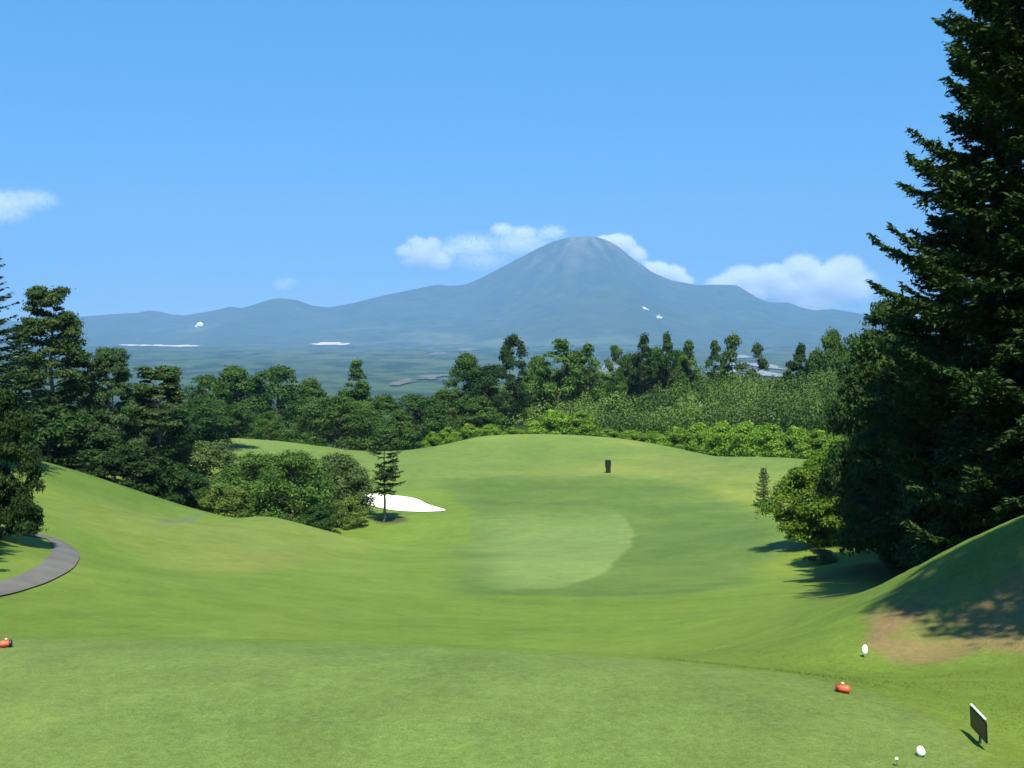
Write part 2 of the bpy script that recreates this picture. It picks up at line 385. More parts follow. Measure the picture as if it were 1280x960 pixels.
# ------------------------------------------------------------------ ground sheet
def build_ground():
    a1 = np.linspace(-40, 40, 761)
    a2 = np.linspace(40, 320, 131)[1:-1]
    ang = np.radians(np.concatenate([a1, a2])); na = len(ang)
    rr = np.concatenate([np.geomspace(.6, 4.5, 26)[:-1], np.geomspace(4.5, 260, 640)[:-1], np.geomspace(260, 11500, 130)])
    ca = np.cos(ang)
    lim = np.interp(ca, [-1, .2, .62, 1], [700, 900, 11500, 11500])
    frac = rr[:, None]
    scale = np.where(frac > 260, 260 + (frac - 260) * ((lim - 260) / (11500 - 260))[None], frac)
    X = scale * np.sin(ang)[None]; Y = scale * ca[None]
    x, y = X.ravel(), Y.ravel()
    z = ground_z(x, y)
    V = np.vstack([np.column_stack([x, y, z]), [[0, 0, gz(0, 0)]]])
    nr = len(rr)
    i = np.arange(nr - 1)[:, None] * na; j = np.arange(na)[None]
    Q = np.stack([i + (j + 1) % na, i + j, i + na + j, i + na + (j + 1) % na], -1).reshape(-1, 4)[:, ::-1]
    # CCW from above: check orientation later
    c0 = len(V) - 1
    T = np.stack([np.full(na, c0), np.arange(na), (np.arange(na) + 1) % na], -1)
    # grass cuts, soils and one sunlit tone as base colours
    r = np.hypot(x, y)
    wob = (fbm(x / 3.1 + 7, y / 3.1 + 3, 3) - .5)
    wob2 = (fbm(x / 9. + 70, y / 9. + 31, 4) - .5)
    col = np.tile(np.array(GRASS['fairway']), (len(x), 1)).astype(float)
    def paint(poly, c, soft, wb=0.0, amt=1.0, dmin=0):
        nonlocal col
        sel = r < 300
        d = np.full(x.shape, -99.0); d[sel] = sdist(poly, x[sel], y[sel])
        w = sstep(-soft, soft, d + wob * wb) * amt
        col = col * (1 - w[:, None]) + np.array(c) * w[:, None]
    paint(hitpoly([(-60, 560), (30, 566), (150, 600), (270, 636), (330, 650), (250, 640), (170, 640), (60, 605), (-60, 590)], 30, 70), GRASS['hill'], 2.0, 3)
    paint(hitpoly([(60, 622), (200, 640), (260, 652), (330, 646), (420, 672), (400, 700), (300, 708), (200, 690), (120, 660)], 25, 60), GRASS['dry_sunlit'], 4.0, 10, .8)  # dry grass, lightened further for the sunlit face of the mound
    paint(hitpoly([(300, 692), (360, 690), (400, 700), (340, 712), (295, 708)], 25, 60), GRASS['brown'], 1.2, 4, .16)
    paint(hitpoly([(200, 653), (228, 646), (262, 641), (272, 643), (248, 649), (222, 653)], 25, 58), (.115, .135, .10), .3, .8, .85)
    paint(np.array([[-70, 66], [-5, 84], [70, 74], [75, 140], [-70, 140]]), GRASS['mound'], 4, 8)
    paint(hitpoly([(500, 600), (640, 594), (760, 594), (880, 606), (960, 640), (975, 690), (900, 738), (800, 748), (690, 744), (580, 742), (575, 690), (590, 640), (560, 612)], 15, 110), GRASS['ring'], .8, 1.5)
    paint(hitpoly([(560, 725), (580, 670), (590, 630), (640, 614), (700, 614), (745, 626), (780, 648), (794, 670), (775, 698), (745, 720), (690, 736), (630, 736)], 15, 110), GRASS['patch'], .14, .5, sstep(-.075, .0, x / np.maximum(y, .1) + wob2 * .08) * (1 + .35 * (fbm((x * .5 + y * .32) / 1.3, (y * .5 - x * .3) / 14, 3) - .5)) * sstep(25, 34, y + wob2 * 6) * .85 * sstep(70, 55, y + wob2 * 10))
    paint(hitpoly([(330, 604), (500, 600), (640, 596), (640, 604), (480, 612), (330, 612)], 50, 110), GRASS['ring'], 1.5, 3, .8)
    paint(hitpoly([(600, 592), (760, 578), (860, 568), (960, 590), (990, 640), (930, 628), (860, 604), (760, 594)], 50, 110), GRASS['gold'], 4, 6, .7)
    paint(hitpoly([(520, 592), (560, 575), (640, 570), (760, 574), (760, 560), (640, 556), (540, 566)], 60, 125), GRASS['ring'], 3.5, 10, .4)
    # tee lawn
    tee = np.array([[-14, -6], [-14, 9.4], [-6, 8.95], [-3, 8.85], [0, 8.4], [1.6, 8.05], [2.3, 7.75], [2.72, 7.1], [2.78, 6.3], [2.55, 5.4], [2.5, 3], [2.5, -6]])
    tee = smooth_closed(tee, 4)
    d = sdist(tee, x, y)
    fr = np.exp(-((d + .10 + .25 * wob) / .16) ** 2) * .25
    paint(tee, GRASS['tee'], .07, .16)
    col = col * (1 - fr[:, None]) + np.array(GRASS['fringe']) * fr[:, None]
    # worn bank on the right
    paint(hitpoly([(1058, 775), (1120, 745), (1190, 722), (1290, 700), (1290, 815), (1225, 808), (1190, 828), (1130, 832), (1088, 812)], 9, 16), GRASS['soil'], .16, 1.6, .55 + .45 * sstep(.40, .56, fbm(x / .7 + 3, y / .7, 4)))
    paint(hitpoly([(1040, 790), (1110, 742), (1240, 676), (1290, 650), (1290, 690), (1190, 730), (1110, 770)], 9, 16), GRASS['verge'], .22, 1.5, .85)
    # darker brown ground under the tall conifers
    paint(np.array([[6.5, 17], [9, 15.6], [30, 17], [40, 60], [17, 50], [11, 36], [8.3, 26]]), GRASS['under_trees'], 1.2, 3, .8)
    # ring of mulch round the young conifer
    mx, my = YOUNG
    w = .75 * sstep(1.0, .5, np.hypot((x - mx - .2) / 1.15, (y - my) / 1.2) + wob * .9)
    col = col * (1 - w[:, None]) + np.array([.05, .035, .022]) * w[:, None]
    # mottled turf
    col *= np.array([.985, .99, .80]) * .81
    m = 1 + .30 * wob2 * sstep(9, 25, r) + .16 * wob * sstep(3, 12, r)
    col *= m[:, None]
    yel = np.clip(wob2 * 1.6, 0, 1)[:, None] * sstep(12, 30, r)[:, None]
    col = col * (1 + yel * np.array([.55, .18, .1]))
    # woods on the plain beyond the slope
    far = sstep(135, 175, r)
    front = y > 60
    w = (far * 1.0)
    fo = fbm(x / 60, y / 60, 4)[:, None]; f2 = fbm(x / 700 + 5, y / 350, 4)[:, None]
    fo = sstep(.3, .7, fo); wood = np.array([.010, .024, .009]) * (1 - fo) + np.array([.042, .070, .024]) * fo
    fieldc = np.array([.062, .078, .036])
    k = sstep(.52, .60, f2) * sstep(.40, .6, fbm(x / 90 + 4, y / 240, 3)[:, None]) * .8
    wood = wood * (1 - k) + fieldc * k
    col = col * (1 - w[:, None]) + wood * w[:, None]
    col = np.vstack([col, col[:1]])
    m_, nt, out = new_mat('turf'); L = nt.links.new
    at_ = N(nt, 'ShaderNodeAttribute', attribute_name='col')
    geo = N(nt, 'ShaderNodeNewGeometry')
    n1 = noise(nt, geo.outputs['Position'], 1.1, 6, .72)
    n2 = noise(nt, geo.outputs['Position'], 16, 5, .75)
    n3 = noise(nt, geo.outputs['Position'], 85, 3, .8)
    v1 = maprange(nt, n1, .3, .7, .84, 1.16); v2 = maprange(nt, n2, .3, .7, .80, 1.20); v3 = maprange(nt, n3, .25, .75, .60, 1.40)
    mm = N(nt, 'ShaderNodeMath', operation='MULTIPLY'); L(v1, mm.inputs[0]); L(v2, mm.inputs[1])
    n5 = noise(nt, geo.outputs['Position'], 4.2, 5, .75); v5 = maprange(nt, n5, .3, .7, .90, 1.10)
    mm5 = N(nt, 'ShaderNodeMath', operation='MULTIPLY'); L(mm.outputs[0], mm5.inputs[0]); L(v5, mm5.inputs[1]); mm = mm5
    m2 = N(nt, 'ShaderNodeMath', operation='MULTIPLY'); L(mm.outputs[0], m2.inputs[0]); L(v3, m2.inputs[1])
    vs = N(nt, 'ShaderNodeVectorMath', operation='SCALE'); L(at_.outputs['Color'], vs.inputs[0]); L(m2.outputs[0], vs.inputs['Scale'])
    # little straw-coloured flecks
    n4 = noise(nt, geo.outputs['Position'], 38, 2, .6)
    fl = maprange(nt, n4, .66, .74, 0, .35)
    c = mixrgb(nt, 'MIX', fl, vs.outputs[0], (.21, .22, .09))
    cbig = mixrgb(nt, 'MIX', maprange(nt, noise(nt, geo.outputs['Position'], .35, 4, .6), .45, .7, 0, .22), c, (.17, .205, .05))
    sepc = N(nt, 'ShaderNodeVectorMath', operation='LENGTH'); L(geo.outputs['Position'], sepc.inputs[0])
    near = maprange(nt, sepc.outputs['Value'], 130, 160, 1, 0)
    c = mixrgb(nt, 'MIX', near, vs.outputs[0], cbig)
    b = N(nt, 'ShaderNodeBsdfPrincipled'); b.inputs['Roughness'].default_value = .75; b.inputs['Specular IOR Level'].default_value = .12
    b.inputs['Sheen Weight'].default_value = .0
    L(c, b.inputs['Base Color'])
    bp = N(nt, 'ShaderNodeBump'); bp.inputs['Strength'].default_value = .5; bp.inputs['Distance'].default_value = .045; L(n2, bp.inputs['Height'])
    bp2 = N(nt, 'ShaderNodeBump'); bp2.inputs['Strength'].default_value = .7; bp2.inputs['Distance'].default_value = .012; L(n3, bp2.inputs['Height']); L(bp.outputs[0], bp2.inputs['Normal'])
    L(bp2.outputs[0], b.inputs['Normal']); L(b.outputs[0], out.inputs[0])
    me = mesh_from('ground', V, Q, T, mat=m_, smooth=True, col=col)
    return tag(link('ground', me), kind='structure')

GRASS = dict(fairway=(.124, .192, .030), hill=(.084, .150, .024), dry_sunlit=(.158, .205, .050), brown=(.21, .17, .07), mound=(.118, .180, .046), ring=(.084, .145, .034),
             patch=(.162, .234, .076), gold=(.150, .195, .052), tee=(.128, .188, .052), fringe=(.125, .165, .04), soil=(.215, .155, .082), verge=(.125, .155, .040), under_trees=(.035, .034, .018))
YOUNG = hit(481, 651, 40, 90)
ground = build_ground()

M['blade'] = leaf_mat('grass_blades', (.085, .150, .020), (.170, .215, .050), trans=.4, objvar=0)
def rough_grass():
    rg = np.random.default_rng(5); P = []
    tee = smooth_closed(np.array([[-6, 8.95], [-3, 8.85], [0, 8.4], [1.6, 8.05], [2.3, 7.75], [2.72, 7.1], [2.78, 6.3], [2.55, 5.4], [2.5, 3], [-6, 3]]), 6)
    # fringe beyond the tee edge, thinning outwards
    x = rg.uniform(-6.5, 6.2, 260000); y = rg.uniform(5.0, 17, 260000)
    d = -sdist(tee, x, y)
    soil = sdist(hitpoly([(1058, 775), (1120, 745), (1190, 722), (1290, 700), (1290, 815), (1225, 808), (1190, 828), (1130, 832), (1088, 812)], 9, 16), x, y)
    nz = fbm(x / .6, y / .6, 3)
    keep = (d > .03) & (x > 1.2) & (np.abs(x / y) < .50) & (rg.random(len(x)) < np.exp(-d / 5.0) * sstep(.30, .62, nz) * sstep(.0, .5, d)) & ((soil < .05 + .9 * (nz - .5)) | (rg.random(len(x)) < .10))
    x, y = x[keep], y[keep]; n = len(x)
    z = ground_z(x, y)
    h = rg.uniform(.006, .019, n) * (.6 + .8 * nz[keep]); a = rg.random(n) * 6.283; ln = rg.normal(size=(n, 2)) * .9
    w_ = .0022 + .002 * rg.random(n)
    B = np.column_stack([x, y, z - .003]); S = np.column_stack([np.cos(a) * w_, np.sin(a) * w_, 0 * a])
    Tp = B + np.column_stack([ln[:, 0] * h, ln[:, 1] * h, h])
    V = np.stack([B - S, B + S, Tp], 1).reshape(-1, 3)
    o = link('rough_grass', mesh_from('rough_grass', V, None, np.arange(n * 3).reshape(-1, 3), mat=M['blade'], tone=np.repeat(rg.random(n), 3)))
    tag(o, 'longer rough grass around the tee lawn and the bare bank', 'grass', None, 'stuff')
rough_grass()

# ------------------------------------------------------------------ draped sheets: bunker, path
def fan_sheet(name, poly, mat, lift, rings=7, dome=0.0):
    poly = np.asarray(poly); c = poly.mean(0); n = len(poly); V = [np.array([*c, 0])]; 
    for k in range(1, rings + 1):
        for p in poly: V.append(np.array([*(c + (p - c) * k / rings), k / rings]))
    V = np.array(V); f = V[:, 2].copy(); V[:, 2] = ground_z(V[:, 0], V[:, 1]) + lift - dome * (1 - f ** 2)
    T = [(0, 1 + j, 1 + (j + 1) % n) for j in range(n)]; Q = []
    for k in range(1, rings):
        a, b = 1 + (k - 1) * n, 1 + k * n
        Q += [(a + j, b + j, b + (j + 1) % n, a + (j + 1) % n) for j in range(n)]
    me = mesh_from(name, V, Q, T, mat=mat, smooth=True)
    return link(name, me)
bunk = smooth_closed(hitpoly([(444, 622), (452, 618.5), (470, 618), (495, 620), (520, 624), (535, 631), (556, 637.5), (548, 639.5), (520, 640), (490, 638), (462, 632), (448, 628)], 50, 100), 6)
tag(fan_sheet('bunker_sand', bunk, plain_mat('white_sand', (.80, .78, .72), .95, .1, .06, 3, bump=.5), .035), kind='structure')
def ribbon(name, centre, width, mat, lift, na=7):
    P = np.asarray(centre); T = np.gradient(P, axis=0); T /= np.linalg.norm(T, axis=1)[:, None]
    Nn = np.column_stack([T[:, 1], -T[:, 0]]); w = np.asarray(width).reshape(-1, 1)
    rows = []
    for k in np.linspace(-.5, .5, na):
        xy = P + Nn * w * k
        rows.append(np.column_stack([xy, ground_z(xy[:, 0], xy[:, 1]) + lift + .02 * (1 - (2 * k) ** 2)]))
    V = np.stack(rows, 1); n = len(P); V = V.reshape(-1, 3)
    i = np.arange(n - 1)[:, None] * na; j = np.arange(na - 1)[None]
    Q = np.stack([i + j, i + j + 1, i + na + j + 1, i + na + j], -1).reshape(-1, 4)
    return link(name, mesh_from(name, V, Q, mat=mat, smooth=True))
pavem = plain_mat('worn_asphalt', (.095, .092, .086), .9, .2, .5, 1.1, bump=.4)
cl = smooth_open(hitpoly([(-90, 752), (-25, 744), (15, 734), (50, 721), (76, 704), (83, 690), (72, 678), (48, 670), (10, 664), (-40, 655)], 12, 45), 14)
tag(ribbon('cart_path', cl, np.linspace(.66, .60, len(cl)), pavem, .03), kind='structure')

# ------------------------------------------------------------------ mountain
RID = [(-400, 402), (-100, 404), (0, 402), (60, 399), (110, 395), (150, 392), (172, 391), (185, 388), (200, 389), (215, 393), (232, 394), (250, 391), (268, 388), (288, 383), (303, 385), (320, 380), (338, 374), (352, 372.5),
       (372, 375), (392, 382), (412, 384), (440, 379), (480, 369), (515, 362), (545, 355.5), (562, 357), (580, 356), (600, 348), (640, 327), (670, 311), (690, 302), (705, 297.5), (722, 295), (742, 295), (757, 299), (770, 306),
       (790, 322), (815, 340), (838, 350), (870, 356), (895, 355.5), (920, 356), (930, 362), (946, 372), (960, 377.5), (985, 378), (1000, 384), (1018, 388), (1040, 386), (1070, 391), (1110, 399), (1200, 402), (1350, 408), (1700, 412)]
def build_mountain():
    YR = 10000.0
    rx = np.array([(a - CX) / F * YR for a, b in RID]); rz = np.array([at(a, b, YR)[2] for a, b in RID])
    xs = np.linspace(-7600, 7600, 640); ys = np.concatenate([np.linspace(5600, 9700, 150), np.linspace(9730, 10300, 24), np.linspace(10400, 11900, 16)])
    X, Y = np.meshgrid(xs, ys); x, y = X.ravel(), Y.ravel()
    Rz = np.interp(x, rx, rz)
    base = np.interp(y, [5600, 8000, 10000, 11900], [-26, -4, 8, -40])
    dy = YR - y
    Wd = np.where(dy > 0, 2300 + 1.9 * np.clip(Rz, 0, 1200), 1200)
    t = np.clip(np.abs(dy) / Wd, 0, 1)
    g = (1 - t) ** 1.75
    amp = sstep(0, .12, t) * (1 - t) ** .6
    # ravines run down the slope, spreading from the summit
    ph = np.arctan2(x - (732 - CX) / F * YR, np.abs(dy) + 500)
    rav = np.abs(fbm(ph * 7 + 3, t * 1.5 + 8, 4) - .5) * 2
    n = (fbm(x / 520, y / 420, 5) - .5) * 150 + (rav - .35) * 110 * np.clip(Rz / 900, .1, 1)
    z = base + np.clip(Rz - base, 0, None) * g + n * amp * np.clip(Rz / 700 + .15, 0, 1)
    z = np.where(y < 5900, z - (5900 - y) * .3, z)
    # colours: forest, pale screes high on the cone, bare scars
    f = fbm(x / 130, y / 130, 4); f2 = fbm(x / 600 + 9, y / 500, 4)
    col = np.array([.018, .036, .014])[None] * (1 - f[:, None]) + np.array([.046, .070, .026])[None] * f[:, None]
    sc = sstep(520, 930, z + 260 * (fbm(x / 160, z / 160 + 3, 4) - .5)) * sstep(.46, .66, fbm(ph * 9 + 2 + z / 900, z / 260, 5)) * .5
    col = col * (1 - sc[:, None]) + np.array([.20, .175, .15]) * sc[:, None]
    k = sstep(.60, .72, f2) * sstep(260, 60, z) * .5
    col = col * (1 - k[:, None]) + np.array([.10, .12, .06]) * k[:, None]
    m, nt, out = new_mat('mountain_forest')
    a = N(nt, 'ShaderNodeAttribute', attribute_name='col'); geo = N(nt, 'ShaderNodeNewGeometry')
    nn = noise(nt, geo.outputs['Position'], .012, 6, .7)
    vs = N(nt, 'ShaderNodeVectorMath', operation='SCALE'); nt.links.new(a.outputs['Color'], vs.inputs[0]); nt.links.new(maprange(nt, nn, .3, .7, .6, 1.4), vs.inputs['Scale'])
    b = N(nt, 'ShaderNodeBsdfDiffuse'); nt.links.new(vs.outputs[0], b.inputs[0]); nt.links.new(b.outputs[0], out.inputs[0])
    nx = len(xs); i = np.arange(len(ys) - 1)[:, None] * nx; j = np.arange(nx - 1)[None]
    Q = np.stack([i + j, i + j + 1, i + nx + j + 1, i + nx + j], -1).reshape(-1, 4)
    o = link('mountain', mesh_from('mountain', np.column_stack([x, y, z]), Q, mat=m, smooth=True, col=col))
    tag(o, kind='structure')
    return xs, ys, z.reshape(len(ys), len(xs))
MX, MY, MZ = build_mountain()
def mount_z(x, y):
    i = np.clip(np.searchsorted(MY, y) - 1, 0, len(MY) - 2); j = np.clip(np.searchsorted(MX, x) - 1, 0, len(MX) - 2)
    fy = np.clip((y - MY[i]) / (MY[i + 1] - MY[i]), 0, 1); fx = np.clip((x - MX[j]) / (MX[j + 1] - MX[j]), 0, 1)
    m = (MZ[i, j] * (1 - fx) + MZ[i, j + 1] * fx) * (1 - fy) + (MZ[i + 1, j] * (1 - fx) + MZ[i + 1, j + 1] * fx) * fy
    return np.where(y < 5600, -1e3, m)
def land_z(x, y):
    x = np.atleast_1d(np.asarray(x, float)); y = np.atleast_1d(np.asarray(y, float))
    return np.maximum(ground_z(x, y), mount_z(x, y))
def hit_far(px, py, dmin=700, dmax=9950):
    r = ray(px, py); r = r / r[1]; ds = np.geomspace(dmin, dmax, 2500)
    dz = EYE + r[2] * ds - land_z(r[0] * ds, ds)
    i = int(np.argmax(dz < 0)) if (dz < 0).any() else len(ds) - 1
    return np.array([r[0] * ds[i], ds[i]])
pale = plain_mat('pale_bare_ground', (.46, .40, .34), .95, .1, .2, .02)
palegrey = plain_mat('pale_grey_rock', (.085, .09, .07), .95, .1, .85, .035)
bluepale = plain_mat('pale_terrace_soil', (.17, .18, .20), .9, .1, .6, .03)
def far_patch(name, pts, mat, lift):
    P = smooth_closed(np.array([hit_far(a, b) for a, b in pts]), 5)
    c = P.mean(0); n = len(P); rings = 8; jr = np.random.default_rng(len(pts) + int(pts[0][0])); jg = jr.random(n); jg = .45 + .75 * (jg + np.roll(jg, 1)) / 2; P = c + (P - c) * jg[:, None]; V = [[*c]]
    for k in range(1, rings + 1): V += [[*(c + (p - c) * k / rings)] for p in P]
    V = np.array(V); z = land_z(V[:, 0], V[:, 1]) + lift
    T = [(0, 1 + j, 1 + (j + 1) % n) for j in range(n)]; Q = []
    for k in range(1, rings):
        a, b = 1 + (k - 1) * n, 1 + k * n
        Q += [(a + j, b + j, b + (j + 1) % n, a + (j + 1) % n) for j in range(n)]
    return tag(link(name, mesh_from(name, np.column_stack([V, z]), Q, T, mat=mat, smooth=True)), kind='structure')
far_patch('bare_field', [(146, 431.2), (180, 431), (215, 432), (250, 431.6), (252, 433.6), (225, 434.2), (185, 433.2), (148, 432.9)], pale, 3)
far_patch('bare_field', [(389, 429), (420, 428.5), (436, 429.2), (434, 431), (410, 431.6), (390, 431)], pale, 3)
far_patch('bare_field', [(534, 441.5), (548, 440.5), (560, 441.5), (558, 443.8), (545, 444.8), (535, 444)], palegrey, 2)
far_patch('bare_field', [(566, 437), (585, 435), (598, 437), (592, 439.5), (575, 440)], palegrey, 2)
far_patch('bare_field', [(606, 399.2), (620, 398.6), (634, 399.4), (632, 400.8), (615, 400.8)], palegrey, 3)
far_patch('rock_slope', [(484, 482), (496, 477), (512, 475), (520, 478), (508, 481), (494, 484)], palegrey, 3)
far_patch('rock_slope', [(516, 474), (530, 470), (556, 469), (566, 471), (548, 474), (528, 476)], palegrey, 3)
for pts in ([(752, 458), (775, 455), (800, 459), (798, 464), (770, 466), (752, 470)], [(890, 446), (930, 444), (955, 447), (930, 449), (892, 449)], [(900, 455), (940, 452), (975, 459), (972, 463), (930, 457), (900, 458)], [(880, 466), (930, 461), (975, 468), (975, 473), (920, 467)]):
    far_patch('pale_terrace', pts, bluepale, 3)
far_patch('rock_scar', [(800, 384), (803, 384.6), (807, 384.8), (809, 387), (813, 388.6), (808, 388.4), (804, 387.6)], pale, 5)
far_patch('rock_scar', [(819, 395), (821, 396), (824, 392.5), (825, 395.5), (830, 398), (826, 399.4), (821, 398.6)], pale, 5)

# ------------------------------------------------------------------ near objects
def bm_obj(name, bm, mat, parent=None, smooth=True, loc=None):
    me = bpy.data.meshes.new(name); bm.to_mesh(me); bm.free()
    if mat: me.materials.append(mat)
    if smooth:
        for p in me.polygons: p.use_smooth = True
    return link(name, me, parent, loc)
def lathe(prof, n=20):
    bm = bmesh.new(); rings = []
    for r_, z_ in prof:
        rings.append([bm.verts.new((max(r_, 1e-4) * math.cos(2 * math.pi * k / n), max(r_, 1e-4) * math.sin(2 * math.pi * k / n), z_)) for k in range(n)])
    for a, b in zip(rings, rings[1:]):
        for k in range(n): bm.faces.new((a[k], a[(k + 1) % n], b[(k + 1) % n], b[k]))
    bm.faces.new(rings[0][::-1]); bm.faces.new(rings[-1]); return bm
def rbox(sx, sy, sz, bev=.01, off=(0, 0, 0), taper=1.0):
    bm = bmesh.new(); bmesh.ops.create_cube(bm, size=1)
    for v in bm.verts:
        k = taper if v.co.z < 0 else 1
        v.co = Vector((v.co.x * sx * k + off[0], v.co.y * sy * k + off[1], v.co.z * sz + off[2]))
    bmesh.ops.bevel(bm, geom=bm.edges[:], offset=bev, segments=2, affect='EDGES'); return bm
red = plain_mat('faded_red_plastic', (.62, .085, .04), .45, .4, .2, 25)
darkred = plain_mat('shade_and_foot_red', (.16, .018, .012), .5, .4, .15, 25)
white = plain_mat('white_plastic', (.82, .81, .80), .4, .4, .04, 20)
black = plain_mat('black_plastic', (.012, .013, .012), .45, .4, .3, 18)
wood = plain_mat('weathered_wood', (.36, .28, .17), .8, .2, .3, 30)

def tee_marker(label, p, rz, shade_cap, group):
    t = thing('tee_marker', label, 'tee marker', (p[0], p[1], gz(*p)), group, rz); t.scale = (.54, .54, .52)
    # a stubby barrel lying on its side on two little feet, with a knob on top
    b = lathe([(.02, -.075), (.036, -.072), (.046, -.055), (.050, -.01), (.049, .035), (.040, .066), (.022, .075)], 18)
    for v in b.verts: v.co = Vector((v.co.z, v.co.y, v.co.x + .056))
    bm_obj('body', b, red, t)
    k = lathe([(.030, -.102), (.046, -.099), (.052, -.085), (.0525, -.062), (.048, -.054)], 18)
    for v in k.verts: v.co = Vector((v.co.z, v.co.y, v.co.x + .058))
    bm_obj('shade_cap', k, shade_cap, t)  # dark end piece, coloured as the shadow at the marker's end
    kb = lathe([(.012, 0), (.014, .012), (.020, .02), (.021, .032), (.012, .042)], 12)
    for v in kb.verts: v.co += Vector((-.02, 0, .098))
    bm_obj('knob', kb, plain_mat('pink_knob', (.72, .35, .28), .5, .4, .1, 30), t)
    for sx in (-.04, .045):
        f = rbox(.018, .07, .02, .004, (sx, 0, .006)); bm_obj('foot', f, darkred, t)
    return t
pR = hit(1055, 867); pL = hit(6, 810)
tee_marker('small red barrel tee marker near the right edge of the tee lawn', pR, R(-28), darkred, 'tee markers on the lawn')
tee_marker('orange-red tee marker with shade coloured in as a black end cut by the left photo edge', pL, R(205), black, 'tee markers on the lawn')
# white tee marker
pW = hit(1152, 947)
t = thing('tee_marker', 'white egg-shaped tee marker throwing a dark shadow near the bottom right corner', 'tee marker', (pW[0], pW[1], gz(*pW)), 'tee markers on the lawn'); t.scale = (.60, .60, .66); t.rotation_euler = (0, R(-12), 0)
bm_obj('body', lathe([(.018, .004), (.034, .012), (.043, .032), (.042, .052), (.032, .074), (.018, .088), (.004, .092)], 20), white, t)
bm_obj('stake', lathe([(.006, -.03), (.006, .01)], 8), black, t)
# white oval marker on a low stake by the bank
pO = hit(1081, 822, 6, 20)
t = thing('boundary_marker', 'small white oval marker standing where the lawn meets the bare soil bank', 'marker', (pO[0], pO[1], gz(*pO)))
b = lathe([(.012, -.012), (.030, -.009), (.036, 0), (.030, .009), (.012, .012)], 20)
for v in b.verts: v.co = Vector((v.co.x * .95, v.co.z, v.co.y * 1.65 + .085))
bm_obj('plate', b, white, t); bm_obj('stake', lathe([(.007, -.02), (.007, .05)], 8), wood, t)
# broken wooden tee
pT = hit(1122, 957)
t = tag(bm_obj('golf_tee', lathe([(.0035, 0), (.004, .035), (.005, .044), (.0105, .053), (.0105, .057), (.006, .055)], 10), plain_mat('pale_wood', (.66, .56, .40), .6, .3, .15, 60), None, loc=(pT[0], pT[1], gz(*pT) - .004)),
        'tiny pale wooden golf tee stuck in the lawn at the bottom edge', 'golf tee'); t.rotation_euler = (R(18), R(-14), 0)
# black sign panel
pS = hit(1219, 929)
dS = pS[1]; s_ = dS / F
t = thing('tee_sign', 'black tilted sign panel on a short stake right of the tee lawn', 'sign', (pS[0], pS[1], gz(*pS)), None, R(-96)); t.scale = (.9, .9, .9)
b = rbox(.33, .014, .150, .006, (0, 0, 0)); 
for v in b.verts: v.co = Vector((v.co.x, v.co.y + .02 + (v.co.z) * -.06, v.co.z + .125))
bm_obj('panel', b, black, t, False)
b = rbox(.302, .018, .010, .003, (0, .0145, .2135)); bm_obj('top_edge', b, plain_mat('sunlit_edge_tone', (.55, .55, .53), .4, .5, .1, 20), t, False)  # pale strip imitates sunlight catching the panel's top edge
bm_obj('stake', rbox(.022, .014, .20, .003, (.0, .032, .07)), plain_mat('dark_green_stake', (.02, .035, .025), .5, .3, .2, 20), t, False)
# black upright marker on the far mound
pB = hit(760, 591, 60, 110)
t = thing('distance_marker', 'small black upright marker standing alone on the sunlit far mound', 'marker', (pB[0], pB[1], gz(*pB)))
bm_obj('body', rbox(.50, .34, .66, .05, (0, 0, .66), .86), black, t, False)
bm_obj('foot', rbox(.40, .32, .34, .03, (0.02, 0, .17), .95), plain_mat('dark_base', (.02, .02, .016), .7, .2, .3, 8), t, False)
bm_obj('lid', rbox(.44, .30, .07, .02, (-.02, 0, 1.02)), black, t, False)

# white building far away
w0 = hit_far(250, 409); zb = float(land_z(*w0)[0])
t = thing('farm_building', 'tiny bright white building on the hazy foothills at the left', 'building', (w0[0], w0[1], zb - 3))
sc_ = w0[1] / F
b = lathe([(4.2 * sc_, 0), (4.4 * sc_, 3.2 * sc_), (3.6 * sc_, 5.2 * sc_), (2.0 * sc_, 6.4 * sc_), (.3, 7.0 * sc_)], 14); bm_obj('dome_roof', b, white, t)
b = rbox(6 * sc_, 4 * sc_, 3.6 * sc_, .5, (-1.8 * sc_, -1.4 * sc_, 1.6 * sc_)); bm_obj('wing', b, white, t, False)

# ------------------------------------------------------------------ trees
KIND = {}
def kind(name, H, W, meshes): KIND[name] = (H, W, meshes)
def plant(kd, px, d, top_py, w_px, label, group=None, name='broadleaf_tree', cat='tree', rot=None, base=None, sink=.05, scale_y=None):
    H, W, (tm, cm) = KIND[kd]
    x = (px - CX) / F * d
    zb = (gz(x, d) if base is None else base) - sink
    zt = at(px, top_py, d)[2]
    sz = max(.2, (zt - zb) / H); sw = w_px * d / F / W
    o = thing(name, label, cat, (x, d, zb), group, rng.random() * 6.28 if rot is None else rot)
    if tm: 
        a = link('trunk', tm, o); a.scale = (sw, sw, sz)
    b = link('crown' if name.endswith('tree') or 'pine' in name or 'conifer' in name else 'foliage', cm, o); b.scale = (sw, scale_y or sw, sz)
    return o

